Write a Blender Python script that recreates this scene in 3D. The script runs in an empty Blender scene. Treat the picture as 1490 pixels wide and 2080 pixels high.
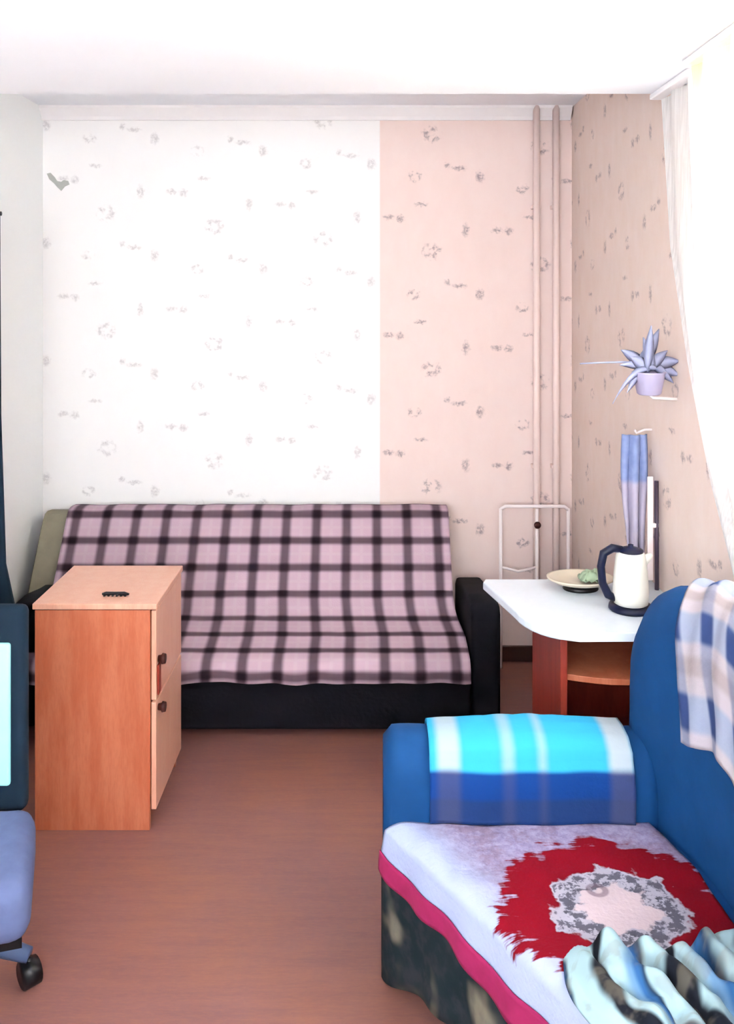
import bpy, bmesh, math, random
from mathutils import Vector, noise, Matrix
random.seed(4)
S = bpy.context.scene
COL = S.collection
PI = math.pi

# ------------------------------------------------------------------ camera / world / lights
F = 1800.0; H = 1.7; HOR = 600.0; CX = 745.0
cam = bpy.data.cameras.new('camera'); co = bpy.data.objects.new('camera', cam); COL.objects.link(co)
cam.sensor_fit = 'VERTICAL'; cam.sensor_height = 36.0
cam.lens = 36.0 * F / 2080.0
cam.shift_y = -(1040 - HOR) / 2080.0
cam.clip_start = 0.02
co.location = (0, 0, H); co.rotation_euler = (PI / 2, 0, 0)
S.camera = co

S.view_settings.view_transform = 'Standard'
S.view_settings.look = 'None'
S.view_settings.exposure = 0.76
S.view_settings.gamma = 1.0
S.view_settings.use_curve_mapping = False

w = bpy.data.worlds.new('world'); S.world = w; w.use_nodes = True
w.node_tree.nodes['Background'].inputs[0].default_value = (0.86, 0.93, 1.0, 1)
w.node_tree.nodes['Background'].inputs[1].default_value = 2.2

def area(name, loc, rot, sx, sy, power, col):
    l = bpy.data.lights.new(name, 'AREA'); l.shape = 'RECTANGLE'; l.size = sx; l.size_y = sy
    l.energy = power; l.color = col
    o = bpy.data.objects.new(name, l); COL.objects.link(o); o.location = loc; o.rotation_euler = rot
    return o
# daylight through the window in the right wall; the rear lamp is added fill
area('daylight_right', (1.6, 1.75, 1.75), (0, math.radians(78), 0), 1.3, 1.3, 620, (0.93, 0.97, 1.0))
area('rear_fill', (-0.45, -0.95, 1.55), (math.radians(88), 0, 0), 2.2, 1.5, 84, (0.90, 0.97, 1.0))

# ------------------------------------------------------------------ helpers
def lin(c):
    return tuple((v / 12.92 if v <= 0.04045 else ((v + 0.055) / 1.055) ** 2.4) for v in c)
def rgw(r, g, b): return lin((r / 255, g / 255, b / 255))
def rgb(r, g, b): return tuple(0.74 * v ** 1.12 for v in rgw(r, g, b))

class NT:
    def __init__(s, name, rough=0.6, spec=0.3):
        s.m = bpy.data.materials.new(name); s.m.use_nodes = True
        s.t = s.m.node_tree; s.b = s.t.nodes['Principled BSDF']
        s.b.inputs['Roughness'].default_value = rough
        s.b.inputs['Specular IOR Level'].default_value = spec
    def link(s, a, b): s.t.links.new(a, b)
    def n(s, typ, **k):
        x = s.t.nodes.new(typ)
        for a, v in k.items(): setattr(x, a, v)
        return x
    def put(s, sock, v):
        if isinstance(v, bpy.types.NodeSocket): s.link(v, sock)
        elif isinstance(v, (tuple, list)) and len(v) == 3 and len(sock.default_value) == 4: sock.default_value = (*v, 1)
        else: sock.default_value = v
    def math(s, op, a, b=0.0, c=0.0):
        x = s.n('ShaderNodeMath', operation=op)
        s.put(x.inputs[0], a); s.put(x.inputs[1], b); s.put(x.inputs[2], c); return x.outputs[0]
    def mr(s, v, a, b, c=0.0, d=1.0, smooth=True):
        x = s.n('ShaderNodeMapRange'); x.interpolation_type = 'SMOOTHSTEP' if smooth else 'LINEAR'
        s.put(x.inputs[0], v)
        for i, q in enumerate((a, b, c, d)): x.inputs[1 + i].default_value = q
        return x.outputs[0]
    def mix(s, f, a, b, mode='MIX'):
        x = s.n('ShaderNodeMix', data_type='RGBA', blend_type=mode)
        s.put(x.inputs[0], f); s.put(x.inputs[6], a); s.put(x.inputs[7], b); return x.outputs[2]
    def coord(s, kind='Object'):
        return s.n('ShaderNodeTexCoord').outputs[kind]
    def sep(s, v):
        x = s.n('ShaderNodeSeparateXYZ'); s.link(v, x.inputs[0]); return x.outputs
    def comb(s, a, b, c=0.0):
        x = s.n('ShaderNodeCombineXYZ'); s.put(x.inputs[0], a); s.put(x.inputs[1], b); s.put(x.inputs[2], c); return x.outputs[0]
    def noise(s, v, scale, detail=3.0, rough=0.5):
        x = s.n('ShaderNodeTexNoise'); s.put(x.inputs['Vector'], v)
        x.inputs['Scale'].default_value = scale; x.inputs['Detail'].default_value = detail; x.inputs['Roughness'].default_value = rough
        return x.outputs['Fac']
    def scale(s, v, sc):
        x = s.n('ShaderNodeMapping'); s.link(v, x.inputs[0]); x.inputs['Scale'].default_value = sc; return x.outputs[0]
    def color(s, c): s.put(s.b.inputs['Base Color'], c)
    def bump(s, h, strength=0.3, dist=0.01):
        x = s.n('ShaderNodeBump'); x.inputs['Strength'].default_value = strength; x.inputs['Distance'].default_value = dist
        s.put(x.inputs['Height'], h); s.link(x.outputs[0], s.b.inputs['Normal'])

def plain(name, c, rough=0.6, var=0.12, sc=30, spec=0.3, metal=0.0, bump=0.0):
    t = NT(name, rough, spec); v = t.coord()
    f = t.noise(v, sc)
    t.color(t.mix(f, tuple(x * (1 - var) for x in c), tuple(min(1, x * (1 + var)) for x in c)))
    t.b.inputs['Metallic'].default_value = metal
    if bump: t.bump(f, bump, 0.004)
    return t.m

def props(o, label=None, cat=None, group=None, kind=None):
    if label: o['label'] = label
    if cat: o['category'] = cat
    if group: o['group'] = group
    if kind: o['kind'] = kind
    return o
def empty(name, loc, label, cat, rz=0, group=None):
    o = bpy.data.objects.new(name, None); COL.objects.link(o); o.empty_display_size = 0.1
    o.location = loc; o.rotation_euler = (0, 0, rz)
    return props(o, label, cat, group)
def obj(name, bm, mat, parent=None, smooth=False, world=True):
    """mesh given in world coordinates; re-expressed about its parent"""
    me = bpy.data.meshes.new(name)
    if parent is not None and world:
        mw = Matrix.Translation(parent_loc(parent)).inverted()
        bmesh.ops.transform(bm, matrix=mw, verts=bm.verts)
    bmesh.ops.recalc_face_normals(bm, faces=bm.faces)
    bm.to_mesh(me); bm.free()
    if smooth:
        for p in me.polygons: p.use_smooth = True
    o = bpy.data.objects.new(name, me); COL.objects.link(o)
    if mat: me.materials.append(mat)
    o.parent = parent
    return o
def parent_loc(p):
    v = Vector(p.location)
    while p.parent: p = p.parent; v = v + Vector(p.location)
    return v

def bx(bm, x0, x1, y0, y1, z0, z1, bev=0.0, seg=2):
    r = bmesh.ops.create_cube(bm, size=1.0)
    vs = r['verts']
    for v in vs:
        v.co = Vector(((x0 + x1) / 2 + v.co.x * (x1 - x0), (y0 + y1) / 2 + v.co.y * (y1 - y0), (z0 + z1) / 2 + v.co.z * (z1 - z0)))
    if bev:
        es = list({e for v in vs for e in v.link_edges})
        bmesh.ops.bevel(bm, geom=es, offset=bev, segments=seg, profile=0.5, affect='EDGES')
    return bm
def box(*a, **k): return bx(bmesh.new(), *a, **k)
def prism(bm, pts, z0, z1, bev=0.0):
    """plan polygon extruded in z"""
    vs = [bm.verts.new((p[0], p[1], z0)) for p in pts]
    f = bm.faces.new(vs)
    r = bmesh.ops.extrude_face_region(bm, geom=[f])
    for e in r['geom']:
        if isinstance(e, bmesh.types.BMVert): e.co.z = z1
    if bev:
        es = [e for e in bm.edges if abs(e.verts[0].co.z - e.verts[1].co.z) < 1e-6]
        bmesh.ops.bevel(bm, geom=es, offset=bev, segments=3, profile=0.5, affect='EDGES')
    return bm
def tube(bm, pts, r, n=12, cap=True):
    pts = [Vector(p) for p in pts]
    rs = r if isinstance(r, (list, tuple)) else [r] * len(pts)
    rings = []; up = None
    for i, p in enumerate(pts):
        d = (pts[min(i + 1, len(pts) - 1)] - pts[max(i - 1, 0)]).normalized()
        if up is None: up = d.orthogonal().normalized()
        up = (up - d * up.dot(d)).normalized(); sd = d.cross(up)
        rings.append([bm.verts.new(p + (up * math.cos(2 * PI * k / n) + sd * math.sin(2 * PI * k / n)) * rs[i]) for k in range(n)])
    for a, b in zip(rings, rings[1:]):
        for k in range(n): bm.faces.new((a[k], a[(k + 1) % n], b[(k + 1) % n], b[k]))
    if cap: bm.faces.new(rings[0]); bm.faces.new(rings[-1])
    return bm
def lathe(bm, prof, c, n=40, sx=1.0, sy=1.0):
    rings = []
    for (r, z) in prof:
        rings.append([bm.verts.new((c[0] + r * sx * math.cos(2 * PI * k / n), c[1] + r * sy * math.sin(2 * PI * k / n), c[2] + z)) for k in range(n)])
    for a, b in zip(rings, rings[1:]):
        for k in range(n): bm.faces.new((a[k], a[(k + 1) % n], b[(k + 1) % n], b[k]))
    bm.faces.new(rings[0]); bm.faces.new(rings[-1])
    return bm
def grid(fn, nu, nv, uvf=None, thick=0.0):
    """fn(u,v)->Vector ; uvf(u,v)->(U,V) ; optional solid thickness along -normal"""
    bm = bmesh.new(); uvl = bm.loops.layers.uv.new('UVMap')
    V = [[bm.verts.new(fn(i / nu, j / nv)) for j in range(nv + 1)] for i in range(nu + 1)]
    for i in range(nu):
        for j in range(nv):
            f = bm.faces.new((V[i][j], V[i + 1][j], V[i + 1][j + 1], V[i][j + 1]))
            if uvf:
                for l, (a, b) in zip(f.loops, ((i, j), (i + 1, j), (i + 1, j + 1), (i, j + 1))):
                    l[uvl].uv = uvf(a / nu, b / nv)
    if thick:
        bm.normal_update()
        top = list(bm.faces)
        r = bmesh.ops.solidify(bm, geom=top, thickness=thick)
    return bm
def fb(x, y=0, z=0): return noise.noise(Vector((x, y, z)))

# ------------------------------------------------------------------ materials
# wallpaper motifs (metres, inside one 0.505 x 0.548 repeat)
MOTIFS = [(0.10, 0.42, 0.030, 0.014, 'n'), (0.155, 0.415, 0.022, 0.020, 'n'),
          (0.30, 0.26, 0.042, 0.034, 'r'), (0.43, 0.10, 0.040, 0.012, 'n'), (0.375, 0.115, 0.016, 0.016, 'n'),
          (0.02, 0.12, 0.024, 0.030, 'n'), (0.22, 0.06, 0.030, 0.022, 'r'), (0.46, 0.36, 0.018, 0.034, 'n'),
          (0.25, 0.48, 0.034, 0.010, 'n')]
def wallpaper(name, axis, tone_split=None, tint=None):
    t = NT(name, 0.85, 0.15)
    xyz = t.sep(t.coord())
    a = xyz[0] if axis == 'x' else xyz[1]
    strip = t.math('FLOOR', t.math('DIVIDE', a, 0.505))
    u = t.math('MODULO', t.math('ADD', a, 50.5), 0.505)
    z = t.math('ADD', t.math('ADD', xyz[2], 54.8), t.math('MULTIPLY', strip, 0.06))
    v = t.math('MODULO', z, 0.548)
    p3 = t.comb(a, xyz[2], 0.0)
    wob = t.noise(p3, 55, 2)
    wob2 = t.noise(t.comb(xyz[2], a, 3.0), 60, 2)
    u = t.math('ADD', u, t.math('MULTIPLY', t.math('SUBTRACT', wob, 0.5), 0.03))
    v = t.math('ADD', v, t.math('MULTIPLY', t.math('SUBTRACT', wob2, 0.5), 0.03))
    wob3 = t.noise(p3, 34, 2)
    tot = None
    for (mx, my, rx, ry, k) in MOTIFS:
        dx = t.math('DIVIDE', t.math('SUBTRACT', u, mx), rx)
        dy = t.math('DIVIDE', t.math('SUBTRACT', v, my), ry)
        d = t.math('SQRT', t.math('ADD', t.math('MULTIPLY', dx, dx), t.math('MULTIPLY', dy, dy)))
        if k == 'r': d = t.math('ABSOLUTE', t.math('SUBTRACT', d, 0.7)); m = t.math('MULTIPLY', t.mr(d, 0.6, 0.05), t.mr(wob3, 0.42, 0.6))
        else: m = t.mr(d, 1.2, 0.3)
        tot = m if tot is None else t.math('MAXIMUM', tot, m)
    speck = t.mr(t.noise(p3, 80, 3, 0.7), 0.30, 0.62)
    tot = t.math('MULTIPLY', tot, speck)
    damask = t.noise(t.scale(p3, (1, 0.55, 1)), 12, 4, 0.6)
    if tone_split is not None:
        base = t.mix(t.mr(a, tone_split - 0.004, tone_split + 0.004), rgw(250, 246, 246), rgw(243, 222, 217))  # base paler and motifs fainter on the left part
        shade = t.mix(t.mr(a, tone_split - 0.004, tone_split + 0.004), rgw(246, 242, 243), rgw(237, 210, 204))
        st = t.mr(a, tone_split - 0.004, tone_split + 0.004, 0.34, 0.68)
    else:
        base = tint[0]; shade = tint[1]; st = 0.6
    c = t.mix(damask, base, shade)
    c = t.mix(t.math('MULTIPLY', tot, st), c, rgw(112, 92, 104))
    t.color(c); t.bump(damask, 0.08, 0.002)
    return t.m
M_BACK = wallpaper('wallpaper_back', 'x', tone_split=0.06)
M_RIGHT = wallpaper('wallpaper_right', 'y', tint=(rgw(240, 222, 216), rgw(230, 204, 190)))
M_LEFT = plain('white_wall', rgw(250, 252, 254), 0.8, 0.03, 4)
M_CEIL = plain('white_ceiling', rgw(244, 244, 250), 0.85, 0.02, 5)
M_TRIM = plain('white_trim', rgw(245, 240, 242), 0.6, 0.02)
M_BASEB = plain('brown_baseboard', rgb(92, 60, 56), 0.5, 0.2, 20)

t = NT('linoleum_floor', 0.42, 0.35); v = t.coord()
f1 = t.noise(t.scale(v, (0.8, 7, 1)), 5, 5, 0.65); f2 = t.noise(v, 2.2, 3); f3 = t.noise(t.scale(v, (0.6, 3, 1)), 60, 3, 0.7)
c = t.mix(t.mr(f2, 0.35, 0.65), rgb(160, 114, 110), rgb(168, 116, 102))
c = t.mix(t.math('MULTIPLY', t.mr(f1, 0.35, 0.7), 0.5), c, rgb(144, 102, 104))
c = t.mix(t.math('MULTIPLY', t.mr(f3, 0.4, 0.7), 0.25), c, rgb(186, 130, 104))
t.color(c); t.bump(f3, 0.05, 0.001); M_FLOOR = t.m

def wood(name, c1, c2, rough=0.4, sc=(8, 8, 1.2)):
    t = NT(name, rough, 0.35); v = t.coord()
    f = t.noise(t.scale(v, sc), 3.5, 5, 0.6); g = t.noise(t.scale(v, tuple(x * 5 for x in sc)), 6, 3, 0.6)
    c = t.mix(t.mr(f, 0.3, 0.7), c1, c2)
    c = t.mix(t.math('MULTIPLY', t.mr(g, 0.4, 0.7), 0.18), c, tuple(x * 0.6 for x in c1))
    t.color(c); return t.m
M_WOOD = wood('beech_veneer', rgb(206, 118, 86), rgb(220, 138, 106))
M_WOOD_LIT = wood('beech_lit', rgb(246, 186, 162), rgb(250, 198, 174), 0.35)  # paler beech copy, light on top and doors put into the colour
M_RED = wood('cherry_panel', rgb(150, 58, 46), rgb(172, 74, 58))
M_GAP = plain('dark_gap', rgb(70, 28, 22), 0.6)
M_BLACK = plain('black_plastic', rgb(20, 20, 26), 0.35)
M_NAVY = plain('dark_navy_plastic', rgb(22, 30, 62), 0.35)
M_STEEL = plain('pale_kettle_body', rgw(240, 236, 226), 0.3, 0.03)
M_WHITEMETAL = plain('white_painted_pipe', rgw(250, 236, 236), 0.4, 0.03)
M_PINKPIPE = plain('pink_painted_pipe', rgw(243, 218, 212), 0.5, 0.04)
M_WORKTOP = plain('pale_laminate', rgw(222, 230, 240), 0.18, 0.04, 40, 0.5)
M_BLACKFAB = plain('black_upholstery', rgb(26, 23, 34), 0.85, 0.3, 60, 0.15, bump=0.3)
M_OLIVE = plain('olive_grey_upholstery', rgb(168, 160, 140), 0.85, 0.15, 20)
M_BLUE = plain('blue_upholstery', rgb(20, 82, 138), 0.8, 0.18, 14, 0.2, bump=0.35)
M_GREYBLUE = plain('grey_blue_fabric', rgb(118, 130, 172), 0.85, 0.22, 26, bump=0.4)
M_TURQ = plain('pale_turquoise_mesh', rgw(160, 246, 250), 0.6, 0.05)
M_DARKTEAL = plain('dark_teal_fabric', rgb(14, 44, 64), 0.85, 0.3, 12)

def stripes(t, u, period, width, offset=0.0, soft=0.10):
    s = t.math('FRACT', t.math('ADD', t.math('DIVIDE', t.math('ADD', u, offset), period), 50.0))
    d = t.math('MULTIPLY', t.math('ABSOLUTE', t.math('SUBTRACT', s, 0.5)), 2.0)
    return t.mr(d, width + soft, max(0, width - soft))
t = NT('plaid_cover', 0.9, 0.1); uv = t.sep(t.coord('UV'))
sv = stripes(t, uv[0], 0.1335, 0.30, 0.0, 0.16); sh = stripes(t, uv[1], 0.118, 0.28, -0.061, 0.16)
sv2 = stripes(t, uv[0], 0.1335, 0.10, 0.067, 0.05); sh2 = stripes(t, uv[1], 0.118, 0.10, -0.002, 0.05)
wv = t.noise(t.coord('UV'), 160, 2)
c = t.mix(t.noise(t.coord('UV'), 5), rgb(226, 198, 212), rgb(214, 184, 200))
c = t.mix(t.math('MULTIPLY', t.math('MAXIMUM', sv2, sh2), 0.14), c, rgb(238, 224, 226))
c = t.mix(t.math('MULTIPLY', sh, 0.82), c, rgb(56, 28, 46))
c = t.mix(t.math('MULTIPLY', sv, 0.80), c, rgb(52, 28, 46))
c = t.mix(t.math('MULTIPLY', t.math('MULTIPLY', sv, sh), 0.75), c, rgb(22, 10, 22))
t.color(c); t.bump(wv, 0.25, 0.002); M_PLAID = t.m

def band(t, u, a, b, s=0.008):
    return t.math('MULTIPLY', t.mr(u, a - s, a + s), t.mr(u, b + s, b - s))
# arm throw: u = x metres, v = arc length from the inner hem
t = NT('blue_check_arm_throw', 0.85, 0.15); uv = t.sep(t.coord('UV')); u, v = uv[0], uv[1]
c = t.mix(t.mr(v, 0.118, 0.132), rgb(24, 74, 146), rgb(70, 190, 232))  # navy near the inner hem, turquoise over the top
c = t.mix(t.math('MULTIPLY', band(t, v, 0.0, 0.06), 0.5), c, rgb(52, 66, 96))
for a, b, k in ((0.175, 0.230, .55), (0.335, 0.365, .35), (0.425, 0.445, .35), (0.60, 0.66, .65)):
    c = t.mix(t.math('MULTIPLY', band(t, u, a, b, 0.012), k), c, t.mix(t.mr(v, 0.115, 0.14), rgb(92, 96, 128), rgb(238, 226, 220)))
t.color(c); t.bump(t.noise(t.coord('UV'), 60), 0.3, 0.004); M_ARMTHROW = t.m
# back throw: u along the sofa, v arc length
t = NT('blue_beige_check_throw', 0.9, 0.1); uv = t.sep(t.coord('UV')); u, v = uv[0], uv[1]
c = t.mix(t.noise(t.coord('UV'), 8), rgb(214, 206, 222), rgb(230, 216, 214))
su = stripes(t, u, 0.115, 0.34, 0.03, 0.12); s2 = stripes(t, v, 0.17, 0.42, 0.02, 0.10); s3 = stripes(t, v, 0.17, 0.2, 0.10, 0.1)
c = t.mix(t.math('MULTIPLY', s3, 0.6), c, rgb(190, 172, 168))
c = t.mix(t.math('MULTIPLY', s2, 0.45), c, rgb(120, 168, 214))
c = t.mix(t.math('MULTIPLY', su, 0.5), c, rgb(92, 122, 168))
c = t.mix(t.math('MULTIPLY', t.math('MULTIPLY', su, s2), 0.85), c, rgb(36, 66, 128))
t.color(c); t.bump(t.noise(t.coord('UV'), 60), 0.4, 0.004); M_BACKTHROW = t.m

# medallion blanket: UV = plan metres
t = NT('medallion_blanket', 0.92, 0.1); uvv = t.coord('UV'); uv = t.sep(uvv)
wob = t.math('MULTIPLY', t.math('SUBTRACT', t.noise(uvv, 26, 3), 0.5), 0.10)
jag = t.noise(t.scale(uvv, (4, 40, 1)), 1.0, 3, 0.7)
dx = t.math('SUBTRACT', uv[0], 0.535); dy = t.math('SUBTRACT', uv[1], 1.885)
r = t.math('SQRT', t.math('ADD', t.math('MULTIPLY', dx, dx), t.math('MULTIPLY', t.math('MULTIPLY', dy, dy), 1.25)))
ang = t.math('ARCTAN2', dy, dx)
lob = t.math('MULTIPLY', t.math('SINE', t.math('MULTIPLY', ang, 7.0)), 0.007)
rr = t.math('ADD', t.math('ADD', r, lob), t.math('MULTIPLY', wob, 0.95))
rj = t.math('ADD', rr, t.math('MULTIPLY', t.math('SUBTRACT', jag, 0.5), 0.14))
c = t.mix(t.mr(t.noise(uvv, 45, 4, 0.7), 0.3, 0.7), rgb(160, 148, 182), rgb(190, 180, 212))
c = t.mix(t.math('MULTIPLY', t.mr(t.noise(uvv, 16, 4, 0.7), 0.45, 0.6), 0.5), c, rgb(150, 120, 138))
c = t.mix(t.mr(uv[2] if False else t.math('SUBTRACT', t.math('MULTIPLY', dx, -1.0), t.math('MULTIPLY', dy, 0.55)), 0.16, 0.30), c, rgb(196, 206, 240))  # brighter light on the front left edge painted into the ground colour
red = t.mr(rj, 0.262, 0.245)
c = t.mix(red, c, rgb(134, 10, 36))
c = t.mix(t.mr(rr, 0.150, 0.140), c, rgb(196, 190, 206))
c = t.mix(t.math('MULTIPLY', t.mr(rr, 0.140, 0.130), t.mr(t.noise(uvv, 38, 3, 0.7), 0.45, 0.55)), c, rgb(112, 110, 124))
c = t.mix(t.mr(rr, 0.085, 0.075), c, rgb(226, 206, 214))
rg = t.math('ABSOLUTE', t.math('SUBTRACT', t.math('SQRT', t.math('ADD', t.math('POWER', t.math('ADD', dx, 0.03), 2.0), t.math('POWER', t.math('SUBTRACT', dy, 0.06), 2.0))), 0.018))
c = t.mix(t.math('MULTIPLY', t.mr(rg, 0.010, 0.004), 0.6), c, rgb(120, 100, 116))
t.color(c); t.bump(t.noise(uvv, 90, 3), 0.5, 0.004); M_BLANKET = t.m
M_MAG = plain('magenta_border', rgb(176, 44, 104), 0.9, 0.2, 40)

t = NT('green_beige_skirt', 0.9, 0.1); v = t.coord()
f = t.mr(t.noise(v, 7, 2), 0.46, 0.62); g = t.mr(t.noise(v, 30, 3), 0.4, 0.7)
c = t.mix(f, rgb(44, 56, 62), rgb(150, 144, 128)); c = t.mix(t.math('MULTIPLY', g, 0.3), c, rgb(92, 88, 96))
t.color(c); M_SKIRT = t.m
t = NT('striped_crumpled_throw', 0.85, 0.15); uvv = t.coord('UV'); uv = t.sep(uvv)
wob = t.math('MULTIPLY', t.noise(uvv, 6, 2), 0.10)
s1 = stripes(t, t.math('ADD', uv[0], wob), 0.075, 0.34, 0.0, 0.16); s2 = stripes(t, t.math('ADD', uv[0], wob), 0.15, 0.22, 0.05, 0.14)
c = t.mix(s1, rgb(186, 214, 222), rgb(30, 34, 46)); c = t.mix(t.math('MULTIPLY', s2, 0.7), c, rgb(70, 130, 190))
c = t.mix(t.math('MULTIPLY', t.mr(t.noise(uvv, 22), 0.5, 0.62), 0.35), c, rgb(150, 142, 128))
t.color(c); M_CRUMPLE = t.m

def sheer(name, c, transp):
    t = NT(name, 0.9, 0.05)
    tr = t.n('ShaderNodeBsdfTranslucent'); tr.inputs[0].default_value = (*c, 1)
    df = t.n('ShaderNodeBsdfDiffuse'); df.inputs[0].default_value = (*c, 1)
    tp = t.n('ShaderNodeBsdfTransparent')
    m1 = t.n('ShaderNodeMixShader'); m1.inputs[0].default_value = 0.5
    t.link(tr.outputs[0], m1.inputs[1]); t.link(df.outputs[0], m1.inputs[2])
    m2 = t.n('ShaderNodeMixShader')
    wv = t.noise(t.scale(t.coord(), (60, 60, 2)), 3, 2)
    t.link(t.mr(wv, 0.3, 0.7, max(0, transp - 0.08), transp + 0.08), m2.inputs[0])
    t.link(m1.outputs[0], m2.inputs[1]); t.link(tp.outputs[0], m2.inputs[2])
    t.link(m2.outputs[0], t.n('ShaderNodeOutputMaterial').inputs[0])
    for n_ in list(t.t.nodes):
        if n_.type == 'OUTPUT_MATERIAL' and not n_.inputs[0].links[0].from_node == m2: t.t.nodes.remove(n_)
    return t.m
M_SHEER = sheer('white_sheer', (0.95, 0.96, 0.97), 0.12)
M_CREAM = sheer('cream_sheer', (0.80, 0.66, 0.36), 0.04)
t = NT('window_glass', 0.02, 0.5)
gl = t.n('ShaderNodeBsdfGlass'); gl.inputs['Roughness'].default_value = 0.0; gl.inputs['IOR'].default_value = 1.02
t.link(gl.outputs[0], t.t.nodes['Material Output'].inputs[0]); M_GLASS = t.m

# ------------------------------------------------------------------ structure
XL, XR, YB, YN, ZC, ZS, YS = -1.51, 0.954, 4.13, -0.8, 2.575, 2.33, 2.77
def struct(name, bm, m, parent=None):
    o = obj(name, bm, m, parent)
    if parent is None: props(o, kind='structure')
    return o
struct('floor', box(XL - .1, XR + .1, YN - .1, YB + .1, -0.1, 0), M_FLOOR)
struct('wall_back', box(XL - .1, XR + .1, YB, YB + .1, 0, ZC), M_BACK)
struct('wall_left', box(XL - .1, XL, YN, YB, 0, ZC), M_LEFT)
WY0, WY1, WZ0, WZ1 = 0.95, 2.46, 1.30, 2.26
b = bmesh.new()
bx(b, XR, XR + .12, WY1, YB, 0, ZC); bx(b, XR, XR + .12, YN, WY0, 0, ZC)
bx(b, XR, XR + .12, WY0, WY1, 0, WZ0); bx(b, XR, XR + .12, WY0, WY1, WZ1, ZC)
struct('wall_right', b, M_RIGHT)
b = bmesh.new()
bx(b, XL, -1.3, YN - .1, YN, 0, ZC); bx(b, 0.55, XR, YN - .1, YN, 0, ZC)
bx(b, -1.3, 0.55, YN - .1, YN, 0, 0.9); bx(b, -1.3, 0.55, YN - .1, YN, 2.25, ZC)
struct('wall_rear', b, M_LEFT)
b = bmesh.new(); bx(b, XL - .1, XR + .12, YN - .1, YB + .1, ZC, ZC + .1)
struct('ceiling', b, M_CEIL)
b = bmesh.new(); bx(b, XL, XR, YN, YS, ZS, ZC, 0)
struct('trim_1', b, M_CEIL)        # lowered ceiling slab over the near part of the room
# cornice along the back wall
b = bmesh.new()
prof = [(0, 0), (0, -0.06), (0.012, -0.06), (0.02, -0.045), (0.05, -0.012), (0.055, 0)]
ra = [b.verts.new((XL, YB - p[0], ZC + p[1])) for p in prof]; rb = [b.verts.new((XR - 0.008, YB - p[0], ZC + p[1])) for p in prof]
for k in range(len(prof)): b.faces.new((ra[k], ra[(k + 1) % 6], rb[(k + 1) % 6], rb[k]))
b.faces.new(ra); b.faces.new(rb)
struct('trim_2', b, M_TRIM)
struct('baseboard_back', box(XL, XR, YB - .018, YB, 0, 0.07, 0.003), M_BASEB)
struct('baseboard_right', box(XR - .018, XR, YN, YB - .02, 0, 0.07, 0.003), M_BASEB)
struct('baseboard_left', box(XL, XL + .018, YN, YB - .02, 0, 0.07, 0.003), M_BASEB)
def window(name, axis, a0, a1, z0, z1, p, d):
    o = bpy.data.objects.new(name, None); COL.objects.link(o); o.location = (0, 0, 0); props(o, kind='structure')
    def q(b, u0, u1, w0, w1, t0, t1):
        if axis == 'y': bx(b, p + t0, p + t1, u0, u1, w0, w1, 0.004)
        else: bx(b, u0, u1, p + t0, p + t1, w0, w1, 0.004)
    b = bmesh.new(); e = 0.05
    q(b, a0, a1, z0, z0 + e, 0, d); q(b, a0, a1, z1 - e, z1, 0, d); q(b, a0, a0 + e, z0 + e, z1 - e, 0, d); q(b, a1 - e, a1, z0 + e, z1 - e, 0, d)
    am = (a0 + a1) / 2; q(b, am - .03, am + .03, z0 + e, z1 - e, 0, d)
    obj('window_frame', b, M_TRIM, o)
    b = bmesh.new(); q(b, a0 + e, am - .03, z0 + e, z1 - e, d * .4, d * .4 + .005); obj('pane', b, M_GLASS, o)
    b = bmesh.new(); q(b, am + .03, a1 - e, z0 + e, z1 - e, d * .4, d * .4 + .005); obj('pane', b, M_GLASS, o)
    return o
window('window_1', 'y', WY0, WY1, WZ0, WZ1, XR + .03, .06)
window('fill_window', 'x', -1.3, 0.55, 0.9, 2.25, YN - .08, .05)  # unseen window added for the rear fill lamp
struct('trim_3', box(XR + .0, XR + .03, WY0 - .04, WY1 + .04, WZ0 - .03, WZ0, 0.006), M_TRIM)

# ------------------------------------------------------------------ plaid covered sofa at the back wall
so = empty('sofa', (-0.43, 3.62, 0), 'low black upholstered sofa against the back wall, under a plaid cover', 'sofa')
obj('base', box(-1.27, 0.40, 3.39, 4.02, 0.035, 0.245, 0.015), M_BLACKFAB, so, True)
b = bmesh.new()
sp = [(3.37, 0.24), (3.365, 0.285), (3.43, 0.300), (3.66, 0.338), (3.76, 0.345), (3.80, 0.24)]
va = [b.verts.new((-1.27, y, z)) for y, z in sp]; vb = [b.verts.new((0.39, y, z)) for y, z in sp]
for k in range(6): b.faces.new((va[k], va[(k + 1) % 6], vb[(k + 1) % 6], vb[k]))
b.faces.new(va); b.faces.new(vb)
bmesh.ops.bevel(b, geom=list(b.edges), offset=0.008, segments=2, profile=0.5, affect='EDGES')
obj('seat_cushion', b, M_BLACKFAB, so, True)
b = bmesh.new()
sec = [(3.70, 0.30), (3.80, 0.47), (3.94, 0.69), (3.965, 0.722), (4.0, 0.728), (4.06, 0.72), (4.075, 0.68), (4.08, 0.2)]
xs = [-1.45, -1.44, -1.2, 0.0, 0.34, 0.355]
rings = []
for i, x in enumerate(xs):
    k = 0.94 if i in (0, len(xs) - 1) else 1.0
    rings.append([b.verts.new((x, 3.98 + (y - 3.98) * k, 0.2 + (z - 0.2) * k)) for y, z in sec])
for a, c_ in zip(rings, rings[1:]):
    for k in range(8): b.faces.new((a[k], a[(k + 1) % 8], c_[(k + 1) % 8], c_[k]))
b.faces.new(rings[0]); b.faces.new(rings[-1])
props(obj('backrest', b, M_OLIVE, so, False), 'olive grey backrest')
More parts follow.
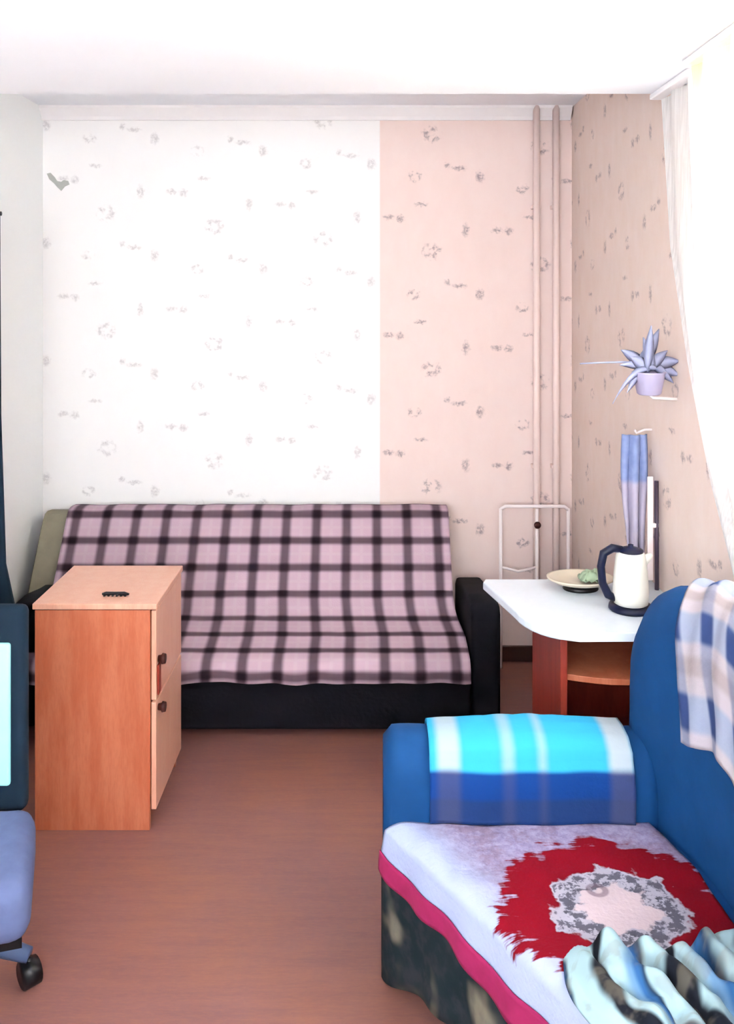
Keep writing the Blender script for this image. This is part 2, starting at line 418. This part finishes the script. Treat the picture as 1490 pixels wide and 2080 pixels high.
for x0, x1 in ((-1.375, -1.275), (0.40, 0.515)):
    b = bmesh.new()
    pts = [(3.41, 0.035), (3.41, 0.47), (3.44, 0.505), (3.55, 0.505), (3.8, 0.46), (4.0, 0.43), (4.04, 0.40), (4.04, 0.035)]
    va = [b.verts.new((x0, y, z)) for y, z in pts]; vb = [b.verts.new((x1, y, z)) for y, z in pts]
    for k in range(8): b.faces.new((va[k], va[(k + 1) % 8], vb[(k + 1) % 8], vb[k]))
    b.faces.new(va); b.faces.new(vb)
    bmesh.ops.bevel(b, geom=list(b.edges), offset=0.018, segments=3, profile=0.5, affect='EDGES')
    obj('armrest', b, M_BLACKFAB, so, True)
for x in (-1.2, 0.33):
    for y in (3.46, 3.96):
        obj('foot', lathe(bmesh.new(), [(0.02, 0), (0.026, 0.038)], (x, y, 0), 16), M_BLACK, so)
# cover: profile polyline from rear of back over top, down the back, along the seat, over the front
P = [(4.06, 0.735), (4.0, 0.742), (3.955, 0.735), (3.93, 0.705), (3.80, 0.515), (3.70, 0.375), (3.66, 0.356), (3.55, 0.338), (3.43, 0.320), (3.365, 0.308), (3.348, 0.28), (3.345, 0.232)]
def polyeval(P, s):
    L = [0]
    for a, c_ in zip(P, P[1:]): L.append(L[-1] + math.hypot(c_[0] - a[0], c_[1] - a[1]))
    q = s * L[-1]
    for i in range(len(P) - 1):
        if q <= L[i + 1] or i == len(P) - 2:
            f = (q - L[i]) / max(1e-9, L[i + 1] - L[i]); f = min(1, f)
            return (P[i][0] + (P[i + 1][0] - P[i][0]) * f, P[i][1] + (P[i + 1][1] - P[i][1]) * f, q)
PS = []
for i in range(81): y, z, q = polyeval(P, i / 80); PS.append((y, z, q))
for _ in range(3): PS = [PS[0]] + [((PS[i-1][0] + PS[i][0]*2 + PS[i+1][0]) / 4, (PS[i-1][1] + PS[i][1]*2 + PS[i+1][1]) / 4, PS[i][2]) for i in range(1, 80)] + [PS[-1]]
def coverf(u, v):
    i = min(80, int(round(v * 80))); y, z, q = PS[i]
    x0, x1 = -1.33, 0.362
    if v > 0.5: x1 += 0.03 * min(1, (v - 0.5) * 4)
    x = x0 + (x1 - x0) * u
    wr = 0.006 * fb(x * 3.0, q * 5) + 0.004 * fb(x * 9, q * 9, 3)
    if v > 0.47: z += abs(wr) * 0.8 + 0.004; 
    else: y -= 0.006 + abs(wr)
    if v < 0.12: z += 0.006 * (1 + fb(x * 7, 2))
    if v > 0.95: z += 0.012 * fb(x * 6, 7) ; y -= 0.004 * (1 + math.sin(x * 40))
    return Vector((x, y, z))
b = grid(coverf, 150, 80, lambda u, v: (-1.33 + u * 1.70 + 0.017, PS[min(80, int(round(v * 80)))][2] + 0.0), 0.004)
props(obj('sofa_cover', b, M_PLAID, None, True), 'dark and pink plaid cover spread over the sofa by the back wall', 'blanket')

# ------------------------------------------------------------------ small wooden cabinet
cb = empty('cabinet', (-0.86, 3.01, 0), 'small orange beech cabinet standing in front of the plaid sofa', 'cabinet')
X0, X1, Y0, Y1 = -1.055, -0.672, 2.815, 3.21
b = bmesh.new()
bx(b, X0, X1 - 0.018, Y0, Y0 + 0.018, 0.0, 0.70, 0.002); bx(b, X0, X1 - 0.018, Y1 - 0.018, Y1, 0.0, 0.70, 0.002)
bx(b, X0, X0 + 0.016, Y0 + 0.018, Y1 - 0.018, 0.0, 0.70); bx(b, X0 + .016, X1 - 0.06, Y0 + .018, Y1 - .018, 0.05, 0.07); bx(b, X0 + .016, X1 - 0.02, Y0 + .018, Y1 - .018, 0.395, 0.411)
bx(b, X1 - 0.08, X1 - 0.06, Y0 + .018, Y1 - .018, 0, 0.05)
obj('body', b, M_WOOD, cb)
props(obj('top_panel', box(X0 - .006, X1 + .006, Y0 - .006, Y1, 0.703, 0.722, 0.003), M_WOOD_LIT, cb), 'wooden top in a lit tone')
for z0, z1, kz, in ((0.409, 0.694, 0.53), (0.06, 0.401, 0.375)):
    d = obj('door', box(X1 - 0.016, X1, Y0 + 0.012, Y1 - 0.003, z0, z1, 0.002), M_WOOD_LIT, cb)
    kb = bmesh.new(); tube(kb, [(X1 - .001, Y0 + 0.04, kz), (X1 + .010, Y0 + 0.04, kz), (X1 + 0.013, Y0 + 0.04, kz), (X1 + .024, Y0 + .04, kz)], [0.010, 0.012, 0.017, 0.015], 16)
    props(obj('knob', kb, M_GAP, d, True), 'dark brown knob')
    if z0 > .3: props(obj('handle', box(X1, X1 + 0.006, Y0 + 0.022, Y0 + 0.055, 0.42, 0.515, 0.002), M_RED, d), 'red brown pull strip')
b = bmesh.new(); bx(b, X1 - .0005, X1 + 0.0015, Y0 + .012, Y0 + .028, 0.415, 0.50)
b.free()
cl = empty('clip', (-0.818, 2.885, 0.722), 'small flat black clip lying on the cabinet top', 'clip')
b = bmesh.new(); tube(b, [(-0.862, 2.884, .728), (-0.85, 2.887, .729), (-0.82, 2.889, .729), (-0.79, 2.886, .729), (-0.774, 2.883, .728)], [0.003, 0.006, 0.005, 0.0065, 0.003], 10)
obj('clip_body', b, M_BLACK, cl, True)
b = bmesh.new()
for k in range(6): bx(b, -0.855 + k * 0.0135, -0.849 + k * 0.0135, 2.874, 2.886, .723, .727)
obj('teeth', b, M_BLACK, cl)

# ------------------------------------------------------------------ corner desk
dk = empty('desk', (0.72, 2.78, 0), 'small cherry red desk with a pale rounded top by the right wall', 'desk')
pts = [(0.952, 2.50), (0.60, 2.50)]
for k in range(9):
    a = -PI / 2 - k / 8 * PI / 2 * 0.92
    pts.append((0.60 + 0.155 * math.cos(a), 2.70 + 0.20 * math.sin(a)))
pts += [(0.385, 2.94), (0.395, 2.97), (0.952, 2.97)]
obj('desktop', prism(bmesh.new(), pts, 0.722, 0.75, 0.006), M_WORKTOP, dk)
obj('side_panel', box(0.552, 0.572, 2.53, 2.96, 0, 0.722, 0.002), M_RED, dk)
obj('side_panel', box(0.915, 0.935, 2.53, 2.96, 0, 0.722, 0.002), M_RED, dk)
obj('back_panel', box(0.572, 0.915, 2.92, 2.94, 0.02, 0.722, 0.002), M_RED, dk)
for z in (0.59, 0.30, 0.06):
    p2 = [(0.572, 2.92), (0.572, 2.58)] + [(0.572 + 0.343 * k / 8, 2.58 - 0.04 * math.sin(PI * k / 8)) for k in range(1, 8)] + [(0.915, 2.58), (0.915, 2.92)]
    obj('shelf', prism(bmesh.new(), p2, z - .009, z + .009, 0.002), M_WOOD if z > .5 else M_RED, dk)

# kettle
kt = empty('kettle', (0.80, 2.70, 0.75), 'cream white electric kettle with a dark navy handle on the desk', 'kettle')
kx, ky, kz = 0.797, 2.68, 0.75
obj('power_base', lathe(bmesh.new(), [(0.062, 0), (0.066, 0.004), (0.064, 0.014), (0.05, 0.018)], (kx, ky, kz), 40), M_NAVY, kt, True)
obj('body', lathe(bmesh.new(), [(0.046, 0.019), (0.051, 0.022), (0.053, 0.05), (0.050, 0.11), (0.044, 0.16), (0.040, 0.172), (0.036, 0.176)], (kx, ky, kz), 40), M_STEEL, kt, True)
obj('lid', lathe(bmesh.new(), [(0.037, 0.175), (0.036, 0.182), (0.02, 0.188), (0.008, 0.19), (0.008, 0.197), (0.001, 0.199)], (kx, ky, kz), 32), M_NAVY, kt, True)
b = bmesh.new()
tube(b, [(kx - .026, ky, kz + .182), (kx - .055, ky, kz + .186), (kx - .082, ky, kz + .170), (kx - .09, ky, kz + .13), (kx - .085, ky, kz + .08), (kx - .068, ky, kz + .045), (kx - .048, ky, kz + .035)], [.010, .013, .013, .012, .012, .013, .012], 14)
obj('handle', b, M_NAVY, kt, True)
b = bmesh.new(); tube(b, [(kx + .036, ky, kz + .145), (kx + .055, ky, kz + .160), (kx + .063, ky, kz + .168)], [.016, .011, .006], 14)
obj('spout', b, M_STEEL, kt, True)
# plate with greens
pl = empty('plate', (0.69, 2.865, 0.75), 'oval cream plate on a dark foot at the back of the desk', 'plate')
props(obj('dish', lathe(bmesh.new(), [(0.04, 0.016), (0.085, 0.024), (0.108, 0.036), (0.109, 0.041), (0.102, 0.040), (0.08, 0.031), (0.03, 0.026), (0.001, 0.026)], (0.69, 2.865, 0.75), 48, 1.0, 0.75), plain('cream_glaze', rgb(240, 226, 206), .25, .03), pl, True), 'cream dish')
props(obj('foot', lathe(bmesh.new(), [(0.055, 0), (0.058, 0.004), (0.05, 0.017)], (0.69, 2.865, 0.75), 32, 1, .75), M_BLACK, pl, True), 'dark foot')
gm = plain('pale_green_leaf', rgb(186, 206, 176), .7, .2, 40)
b = bmesh.new()
for k in range(9):
    a = k * 2.4; cx, cy = 0.72 + 0.028 * math.cos(a) * (k / 9), 2.865 + 0.025 * math.sin(a)
    g = grid(lambda u, v: Vector((cx + (u - .5) * .05, cy + (v - .5) * .04, 0.783 + .005 * (k % 3) + 0.022 * math.sin(PI * u) * math.sin(PI * v) + 0.004 * math.sin(u * 17 + k) * math.cos(v * 13))), 8, 8, None, .0015)
    me = bpy.data.meshes.new('tmp'); g.to_mesh(me); g.free(); b.from_mesh(me); bpy.data.meshes.remove(me)
props(obj('lettuce', b, gm, None, True), 'pale green salad leaves heaped on the oval plate', 'food')

# pipes in the corner and the white bent pipe
for x, lab in ((0.782, 'pale pink heating pipe running up the back wall, farther from the corner'), (0.872, 'pale pink heating pipe running up the back wall, nearer the corner')):
    p = empty('heating_pipe', (x, 4.09, 0), lab, 'pipe', group=None)
    obj('pipe', tube(bmesh.new(), [(x, 4.09, 0.0), (x, 4.09, 1.2), (x, 4.09, ZC - 0.0)], 0.016, 16), M_PINKPIPE, p, True)
    for z in (0.9, 2.1): obj('clamp', box(x - .02, x + .02, 4.085, 4.13, z, z + .018, .003), M_PINKPIPE, p)
wp = empty('pipe_frame', (0.78, 4.03, 0.43), 'thin white bent tube frame at the back wall beyond the desk', 'rack')
yy = 4.045
obj('top_bar', tube(bmesh.new(), [(0.61, yy, 0.725), (0.63, yy, 0.737), (0.80, yy, 0.737), (0.90, yy, 0.737), (0.918, yy, 0.72)], 0.008, 10), M_WHITEMETAL, wp, True)
for x, z0 in ((0.61, 0.0), (0.775, 0.0), (0.918, 0.0)):
    obj('upright', tube(bmesh.new(), [(x, yy, z0), (x, yy, 0.4), (x, yy, 0.727)], 0.008, 10), M_WHITEMETAL, wp, True)
obj('lower_bar', tube(bmesh.new(), [(0.61, yy, 0.46), (0.69, yy, 0.44), (0.775, yy, 0.46)], 0.006, 10), M_WHITEMETAL, wp, True)
b = bmesh.new(); bmesh.ops.create_uvsphere(b, u_segments=16, v_segments=10, radius=0.016, matrix=Matrix.Translation((0.775, 4.03, 0.655)))
props(obj('knob', b, M_GAP, wp, True), 'brown knob')

# towel and pole on the right wall above the desk
t = NT('blue_towel', .9, .1); z_ = t.sep(t.coord())[2]
c = t.mix(t.noise(t.coord(), 40, 3), rgb(146, 162, 214), rgb(186, 198, 236))
c2 = t.mix(t.noise(t.coord(), 30, 3), rgb(206, 196, 220), rgb(224, 214, 232))
t.color(t.mix(t.mr(z_, -0.17, -0.15), c2, c)); M_TOWEL = t.m
tw = empty('towel', (0.93, 2.98, 1.24), 'narrow blue and lilac towel hanging on the right wall above the kettle', 'towel')
def twf(u, v):
    z = 1.235 - v * 0.45; wd = 0.075 + 0.015 * math.sin(PI * min(1, v * 1.5)) - 0.015 * v
    return Vector((0.895 + wd * (u - .5), 2.97 - 0.018 * math.sin(u * 16 + v * 2) * (0.4 + v) - 0.02 * math.sin(PI * u), z))
b = grid(twf, 36, 40, None, 0.006); obj('cloth', b, M_TOWEL, tw, True)
b = bmesh.new(); tube(b, [(0.954, 2.97, 1.25), (0.93, 2.97, 1.25), (0.90, 2.965, 1.24), (0.893, 2.955, 1.25)], 00.004, 8); obj('hook', b, M_WHITEMETAL, tw, True)
pe = empty('pole', (0.935, 2.86, 0.75), 'thin dark and white pole leaning upright behind the kettle', 'pole')
obj('shaft', tube(bmesh.new(), [(0.935, 2.86, 0.75), (0.935, 2.865, 1.10)], 0.007, 10), plain('dark_lilac_metal', rgb(92, 78, 96), .4), pe, True)
props(obj('cover_strip', box(0.905, 0.923, 2.858, 2.866, 0.78, 1.115, .002), M_WHITEMETAL, pe), 'white strip')
obj('clip', box(0.918, 0.94, 2.857, 2.868, 0.95, 0.965, .002), M_WHITEMETAL, pe)

# hanging plant
hp = empty('hanging_plant', (0.87, 2.72, 1.42), 'grey blue trailing plant hanging on the right wall beside the white curtain', 'plant')
M_LEAF = plain('grey_blue_leaf', rgb(176, 178, 208), .7, .2, 20)
b = bmesh.new()
def leaf(b, p0, d, L, wd, droop):
    p0 = Vector(p0); d = Vector(d).normalized(); sd = d.cross(Vector((0, 1, 0)))
    if sd.length < .1: sd = d.cross(Vector((1, 0, 0)))
    sd.normalize()
    prev = None
    for k in range(9):
        s = k / 8; c0 = p0 + d * L * s + Vector((0, 0, -droop * s * s)); ww = wd * math.sin(PI * (0.12 + 0.88 * s)) + .0006
        row = [b.verts.new(c0 - sd * ww), b.verts.new(c0 + Vector((0, -.004, 0))), b.verts.new(c0 + sd * ww), b.verts.new(c0 + Vector((0, .004, 0)))]
        if prev:
            for q in range(4): b.faces.new((prev[q], prev[(q + 1) % 4], row[(q + 1) % 4], row[q]))
        else: b.faces.new(row)
        prev = row
    b.faces.new(prev)
c0 = (0.865, 2.72, 1.475)
for a, L, wd, dr in ((88, .12, .012, 0), (65, .11, .014, 0), (110, .09, .012, 0), (45, .09, .014, .01), (25, .08, .016, .02), (135, .09, .014, .02), (160, .10, .013, .03), (172, .11, .011, .12), (5, .07, .016, .03), (-20, .06, .014, .03), (185, .07, .014, .05), (205, .06, .013, .05), (75, .07, .016, 0), (100, .06, .016, 0), (150, .06, .015, 0), (35, .06, .015, 0)):
    dx, dz = math.cos(math.radians(a)), math.sin(math.radians(a))
    leaf(b, (c0[0] + random.uniform(-.02, .02), c0[1] + random.uniform(-.02, .02), c0[2] + random.uniform(-.01, .01)), (dx, random.uniform(-.25, .25), dz), L * 1.15, wd * 1.25, dr)
obj('leaves', b, M_LEAF, hp, True)
obj('stem', tube(bmesh.new(), [(0.865, 2.72, 1.46), (0.80, 2.73, 1.495), (0.72, 2.74, 1.492), (0.66, 2.75, 1.488)], [.004, .003, .0025, .002], 8), M_LEAF, hp, True)
props(obj('pot', lathe(bmesh.new(), [(0.03, -.07), (0.036, -.066), (0.048, -0.005), (0.052, 0), (0.046, 0), (0.04, -.02), (0.002, -.02)], (0.865, 2.72, 1.465), 32), plain('lilac_pot', rgb(206, 196, 224), .5, .05), hp, True), 'pale lilac pot')
b = bmesh.new(); tube(b, [(0.955, 2.73, 1.38), (0.88, 2.73, 1.385), (0.868, 2.73, 1.396)], .005, 8); obj('bracket', b, M_WHITEMETAL, hp, True)

# wall decal
b = bmesh.new()  # small grey mark raised slightly off the wallpaper
g = [(-.058, .052), (-.04, .056), (-.02, .036), (-.008, .018), (.012, .014), (.026, .022), (.046, .018), (.052, .002), (.03, -.008), (.012, -.028), (-.006, -.012), (-.022, .006), (-.046, .026)]
va = [b.verts.new((-1.435 + x * .95, YB - .004, 2.215 + z)) for x, z in g]; vb = [b.verts.new((-1.435 + x * .95, YB, 2.215 + z)) for x, z in g]
b.faces.new(va)
for k in range(len(g)): b.faces.new((va[k], va[(k + 1) % len(g)], vb[(k + 1) % len(g)], vb[k]))
props(obj('wall_mark', b, plain('grey_mark', rgb(206, 206, 202), .8), None), 'small grey leaf shaped decal high on the left of the back wall', 'mark')

# ------------------------------------------------------------------ curtains
def edge(z, pts):
    for (z0, a0), (z1, a1) in zip(pts, pts[1:]):
        if z <= z0 and z >= z1: return a0 + (a1 - a0) * (z0 - z) / (z0 - z1)
    return pts[-1][1]
E1 = [(2.34, 2.77), (1.85, 2.70), (1.5, 2.56), (1.2, 2.40), (0.98, 2.24), (0.8, 2.14)]
def cur(u, v):
    z = 2.315 - v * 1.34; y1 = edge(z, E1); y0 = 1.2
    y = y1 + (y0 - y1) * u
    return Vector((0.918 + 0.012 * math.sin(u * 62 + 1.2 * v) + 0.004 * math.sin(u * 23), y, z))
ct = empty('sheer_curtain', (0.90, 2.0, 2.3), 'white sheer curtain swept back from the right wall window', 'curtain')
b = grid(cur, 160, 40); obj('drape', b, M_SHEER, ct, True)
obj('curtain_rail', box(0.885, 0.925, 0.9, 2.78, 2.312, 2.33, .004), M_TRIM, ct)
E2 = [(2.34, 2.36), (2.0, 2.34), (1.8, 2.28), (1.62, 2.18), (1.55, 2.06), (1.5, 1.9)]
def cur2(u, v):
    zz = 2.31 - v * 0.8; y1 = edge(zz, E2)
    y = y1 + (1.25 - y1) * u
    return Vector((0.862 + 0.014 * math.sin(u * 40 + v * 5), y, zz))
ct2 = empty('swag_curtain', (0.862, 1.8, 2.3), 'cream yellow swag hanging over the white sheer curtain', 'curtain')
b = grid(cur2, 120, 30); obj('drape', b, M_CREAM, ct2, True)
obj('hem_tape', box(0.845, 0.88, 1.2, 2.38, 2.31, 2.33, .003), M_TRIM, ct2)

# dark curtain at the left edge
dc = empty('dark_curtain', (-1.41, 3.2, 0), 'dark teal curtain hanging at the left wall beside the cabinet', 'curtain')
def dcf(u, v):
    z = 2.0 - v * 1.95
    xr = -1.352 + 0.012 * v + (0.035 * max(0, v - .38) ** 1 * 1.6) + 0.035 * max(0, min(1, (v - .66) / .1))
    x = -1.49 + (xr + 1.49) * u
    return Vector((x, 3.25 + 0.018 * math.sin(u * 14 + v), z))
b = grid(dcf, 40, 50, None, 0.006); obj('drape', b, M_DARKTEAL, dc, True)
obj('rod', tube(bmesh.new(), [(-1.51, 3.25, 2.0), (-1.34, 3.25, 2.0)], 0.008, 10), M_BLACK, dc, True)

# ------------------------------------------------------------------ blue sofa, right foreground
bs = empty('sofa', (0.5, 1.75, 0), 'big blue upholstered sofa with rounded arm and back in the right foreground', 'sofa')
def front(tt): return Vector((0.048 + 0.33 * tt, 2.19 - 0.54 * tt, 0))
T1 = 1.65
fA, fB = front(0), front(T1)
zs = 0.38
pl_ = [(0.065, 2.20), (fB.x + .02, fB.y), (0.88, fB.y), (0.88, 2.20)]
obj('base', prism(bmesh.new(), [(0.10, 2.19), (fB.x + .05, fB.y), (0.92, fB.y), (0.92, 2.19)], 0.03, 0.22, 0.01), M_DARKTEAL, bs)
obj('seat_cushion', prism(bmesh.new(), pl_, 0.22, zs, 0.03), M_BLUE, bs, False)
def arm(y0, y1, x0, x1, z1):
    b = bmesh.new(); n = 20; rings = []
    sec = []
    hw = (y1 - y0) / 2; yc = (y0 + y1) / 2; r = hw
    sec.append((y0, 0.02)); sec.append((y0, 0.2))
    for k in range(n + 1):
        a = PI - PI * k / n
        ca, sa = math.cos(a), math.sin(a)
        sec.append((yc + hw * (abs(ca) ** .8) * (1 if ca > 0 else -1), z1 - 0.13 + 0.13 * (sa ** .8)))
    sec.append((y1, 0.2)); sec.append((y1, 0.02))
    nx = 30
    for i in range(nx + 1):
        u = i / nx; x = x0 + (x1 - x0) * u
        k = 1 - 0.12 * max(0, (0.04 - u) / 0.04) ** 2
        rings.append([b.verts.new((x, yc + (y - yc) * k + 0.003 * fb(x * 6, z * 6), 0.02 + (z - 0.02) * (1 - (1 - k) * .35) + (0.010 * fb(x * 5, 1) if z > .45 else 0))) for y, z in sec])
    for a, c_ in zip(rings, rings[1:]):
        for k in range(len(sec)): b.faces.new((a[k], a[(k + 1) % len(sec)], c_[(k + 1) % len(sec)], c_[k]))
    b.faces.new(rings[0]); b.faces.new(rings[-1])
    return b
obj('armrest', arm(2.19, 2.39, 0.042, 0.72, 0.575), M_BLUE, bs, True)
obj('armrest', arm(1.04, 1.27, 0.50, 0.90, 0.60), M_BLUE, bs, True)
# backrest surface
def xin(y):
    if y > 2.3: return 0.685 + (y - 2.3) * .25
    if y > 2.0: return 0.685 + (2.3 - y) / 0.3 * 0.085
    return 0.77 + min(0.02, (2.0 - y) * .05)
def btop(y): return 0.925 + 0.11 * max(0, min(1, (2.38 - y) / 0.36))
def bsurf(y, t_, off=0.0, k=1.0):
    # t_: 0 inner bottom -> 1 outer bottom
    xi = xin(y); xo = 0.875; zt = btop(y) - 0.20 * max(0, (y - 2.22) / 0.22) ** 2; r = 0.19
    Hh = zt - r - 0.25; Rw = (xo - xi) / 2; arc = 0.40
    if t_ < .35: s = t_ / .35; p = Vector((xi + 0.02 * (1 - s) - .012 * math.sin(PI * s), y, 0.25 + Hh * s)); n_ = Vector((-1, 0, 0))
    elif t_ < .75:
        a = PI * (1 - (t_ - .35) / .40); n_ = Vector((math.cos(a), 0, math.sin(a)))
        p = Vector(((xi + xo) / 2 + Rw * math.cos(a), y, zt - r + r * math.sin(a) ** .9 if math.sin(a) > 0 else zt - r))
    else: s = (t_ - .75) / .25; p = Vector((xo, y, 0.25 + Hh * (1 - s))); n_ = Vector((1, 0, 0))
    c = Vector(((xi + xo) / 2, y, 0.55))
    p = c + (p - c) * k
    return p + n_ * off
b = bmesh.new(); rings = []
ys = [2.445, 2.44, 2.425, 2.40, 2.37, 2.33, 2.28, 2.22, 2.15, 2.05, 1.95, 1.8, 1.6, 1.4, 1.2, 1.08, 1.05]
ks = [0.80, 0.87, 0.93, 0.97, 0.99, 1, 1, 1, 1, 1, 1, 1, 1, 1, 1, .98, .93]
NB = 48
for y, k in zip(ys, ks): rings.append([b.verts.new(bsurf(y, i / NB, 0.004 * fb(y * 5, i * .2), k)) for i in range(NB + 1)])
for a, c_ in zip(rings, rings[1:]):
    for i in range(NB): b.faces.new((a[i], a[i + 1], c_[i + 1], c_[i]))
    b.faces.new((a[NB], a[0], c_[0], c_[NB]))
b.faces.new(rings[0]); b.faces.new(rings[-1])
obj('backrest', b, M_BLUE, bs, True)
# patterned skirt under the seat edge
def skf(u, v):
    tt = -0.03 + u * (T1 + 0.03); p = front(tt); zb = 0.006 + 0.21 * max(0, min(tt, 1.0)) + 0.01 * math.sin(tt * 9)
    nrm = Vector((-0.853, -0.521, 0))
    z = 0.33 + (zb - 0.33) * v
    q = p + nrm * (-0.002 + 0.008 * math.sin(tt * 22) * v + 0.004 * v) ; q.z = z
    return q
b = grid(skf, 70, 14, None, 0.005); props(obj('skirt', b, M_SKIRT, bs, True), 'dark green and beige patterned front skirt')

# blanket on the seat
def blf(u, v):
    # u along the sofa, v: 0 at the backrest .. 0.8 seat edge .. 1 hem
    tt = u * T1; fp = front(tt); y = fp.y
    bxk = xin(min(2.2, y)) - 0.02
    if v <= 0.8:
        s = v / 0.8; x = bxk + (fp.x - bxk) * s
        z = zs + 0.012 + 0.005 * fb(x * 14, y * 14) + 0.006 * fb(x * 5, y * 5, 2)
        z -= 0.014 * max(0, (s - .93) / .07) ** 2
        return Vector((x, y, z))
    s = (v - .8) / .2; nrm = Vector((-0.853, -0.521, 0))
    q = fp + nrm * (0.012 * math.sin(PI * min(1, s * 1.0) * .5) + 0.006 * math.sin(tt * 26) * s)
    drop = 0.085 + 0.035 * min(1, tt) + 0.008 * math.sin(tt * 11)
    q.z = zs - 0.002 - drop * s
    return q
def bluv(u, v):
    tt = u * T1; fp = front(tt); bxk = xin(min(2.2, fp.y)) - 0.02
    if v <= .8: return (bxk + (fp.x - bxk) * v / .8, fp.y)
    return (fp.x - (v - .8) / .2 * .1, fp.y)
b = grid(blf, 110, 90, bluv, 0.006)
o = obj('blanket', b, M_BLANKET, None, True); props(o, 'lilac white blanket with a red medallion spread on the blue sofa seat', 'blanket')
def brf(u, v):
    p = blf(u, 0.90 + v * 0.105); p += Vector((-0.853, -0.521, 0)) * 0.009; return p
props(obj('border', grid(brf, 110, 6, None, 0.003), M_MAG, o, True), 'magenta border')

# throw on the arm
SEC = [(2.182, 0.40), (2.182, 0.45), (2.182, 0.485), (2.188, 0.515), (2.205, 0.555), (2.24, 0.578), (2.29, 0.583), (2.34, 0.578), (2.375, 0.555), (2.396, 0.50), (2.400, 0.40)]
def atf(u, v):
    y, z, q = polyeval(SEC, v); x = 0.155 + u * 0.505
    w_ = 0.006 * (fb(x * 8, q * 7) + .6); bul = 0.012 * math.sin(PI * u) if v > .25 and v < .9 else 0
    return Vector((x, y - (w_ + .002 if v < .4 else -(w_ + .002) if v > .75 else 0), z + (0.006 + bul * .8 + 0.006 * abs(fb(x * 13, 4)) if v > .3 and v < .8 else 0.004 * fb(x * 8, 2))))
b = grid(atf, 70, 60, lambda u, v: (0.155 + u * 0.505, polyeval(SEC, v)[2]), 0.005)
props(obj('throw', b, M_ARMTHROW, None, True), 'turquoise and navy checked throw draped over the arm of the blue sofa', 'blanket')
# throw on the backrest
def btf(u, v):
    t_ = 0.25 + v * 0.43; y0 = 2.075 + 0.05 * min(1, v * 1.5) ; y = y0 + (1.35 - y0) * u
    t_ += 0.03 * (1 - v) * (fb(y * 6) )
    p = bsurf(y, t_, 0.014 + 0.006 * fb(y * 12, v * 6) + 0.004 * math.sin(y * 60)); return p
b = grid(btf, 90, 60, lambda u, v: (u * 0.72 + v * 0.10, v * 0.62), 0.005)
props(obj('throw', b, M_BACKTHROW, None, True), 'white, blue and beige checked throw draped over the back of the blue sofa', 'blanket')
# crumpled throw
def crf(u, v):
    x = 0.385 + u * 0.42 - 0.03 * math.sin(v * 5); y = 1.725 - v * 0.33 + 0.022 * math.sin(u * 9) + (0.06 * u if v < .5 else 0) * (1 - v)
    x = x + (0.08 * v) * (1 if u < .5 else 0) * (1 - 2 * u)
    e = min(1, 5 * u, 9 * v + .05, 6 * (1 - u)); e = max(0, e)
    w1 = math.sin(x * 85 + 7 * fb(x * 4, y * 5) + y * 24 + 2.2 * fb(x * 14, y * 12, 9)); w2 = fb(x * 24, y * 14, 5)
    z = zs + 0.022 + e * (0.045 + 0.014 * w1 + 0.026 * w2)
    return Vector((x, y, z))
b = grid(crf, 200, 110, lambda u, v: (u * 0.42, v * 0.33), 0.006)
props(obj('throw', b, M_CRUMPLE, None, True), 'crumpled black, white and blue striped throw heaped on the medallion blanket', 'blanket')

# ------------------------------------------------------------------ office chair at the left edge
ch = empty('office_chair', (-1.08, 2.2, 0), 'black office chair with grey blue seat and turquoise back at the left edge', 'chair')
def seatpoly(k): return [(-0.865 - k, 2.32 - k), (-0.76 - k, 2.0 + k), (-1.16 + k, 1.9 + k), (-1.30 + k, 2.26 - k)]
b = prism(bmesh.new(), seatpoly(0), 0.225, 0.375)
bmesh.ops.bevel(b, geom=list(b.edges), offset=0.045, segments=5, profile=0.5, affect='EDGES')
props(obj('seat', b, M_GREYBLUE, ch, True), 'grey blue fabric seat')
obj('seat_pan', prism(bmesh.new(), seatpoly(0.03), 0.205, 0.228), M_BLACK, ch)
b = bmesh.new(); bx(b, -1.34, -0.905, 2.34, 2.39, 0.33, 0.875, 0.02, 3); obj('backrest', b, M_DARKTEAL, ch, True)
props(obj('back_pad', box(-1.28, -0.938, 2.325, 2.342, 0.41, 0.785, 0.008, 3), M_TURQ, ch, True), 'pale turquoise back pad')
obj('back_bar', box(-1.14, -1.02, 2.25, 2.385, 0.208, 0.36, 0.008), M_BLACK, ch)
obj('column', tube(bmesh.new(), [(-1.08, 2.2, 0.08), (-1.08, 2.2, 0.15), (-1.08, 2.2, 0.21)], [0.03, 0.03, 0.022], 16), M_BLACK, ch, True)
M_FOOTLEG = plain('leg_highlight', rgb(96, 112, 146), .4)  # highlight on the one visible leg put into its colour
for k in range(5):
    a = math.radians(-4 + 72 * k); ex, ey = -1.08 + 0.25 * math.cos(a), 2.2 + 0.25 * math.sin(a)
    lg = obj('leg', tube(bmesh.new(), [(-1.08, 2.2, 0.12), ((-1.08 + ex) / 2, (2.2 + ey) / 2, 0.105), (ex, ey, 0.075)], [0.03, 0.027, 0.018], 10), M_FOOTLEG if k == 0 else M_BLACK, ch, True)
    b = bmesh.new(); tube(b, [(ex - .014, ey - .014, .033), (ex + .014, ey + .014, .033)], 0.032, 18); tube(b, [(ex, ey, .03), (ex, ey, .07)], .008, 8)
    obj('caster', b, M_BLACK, lg, True)
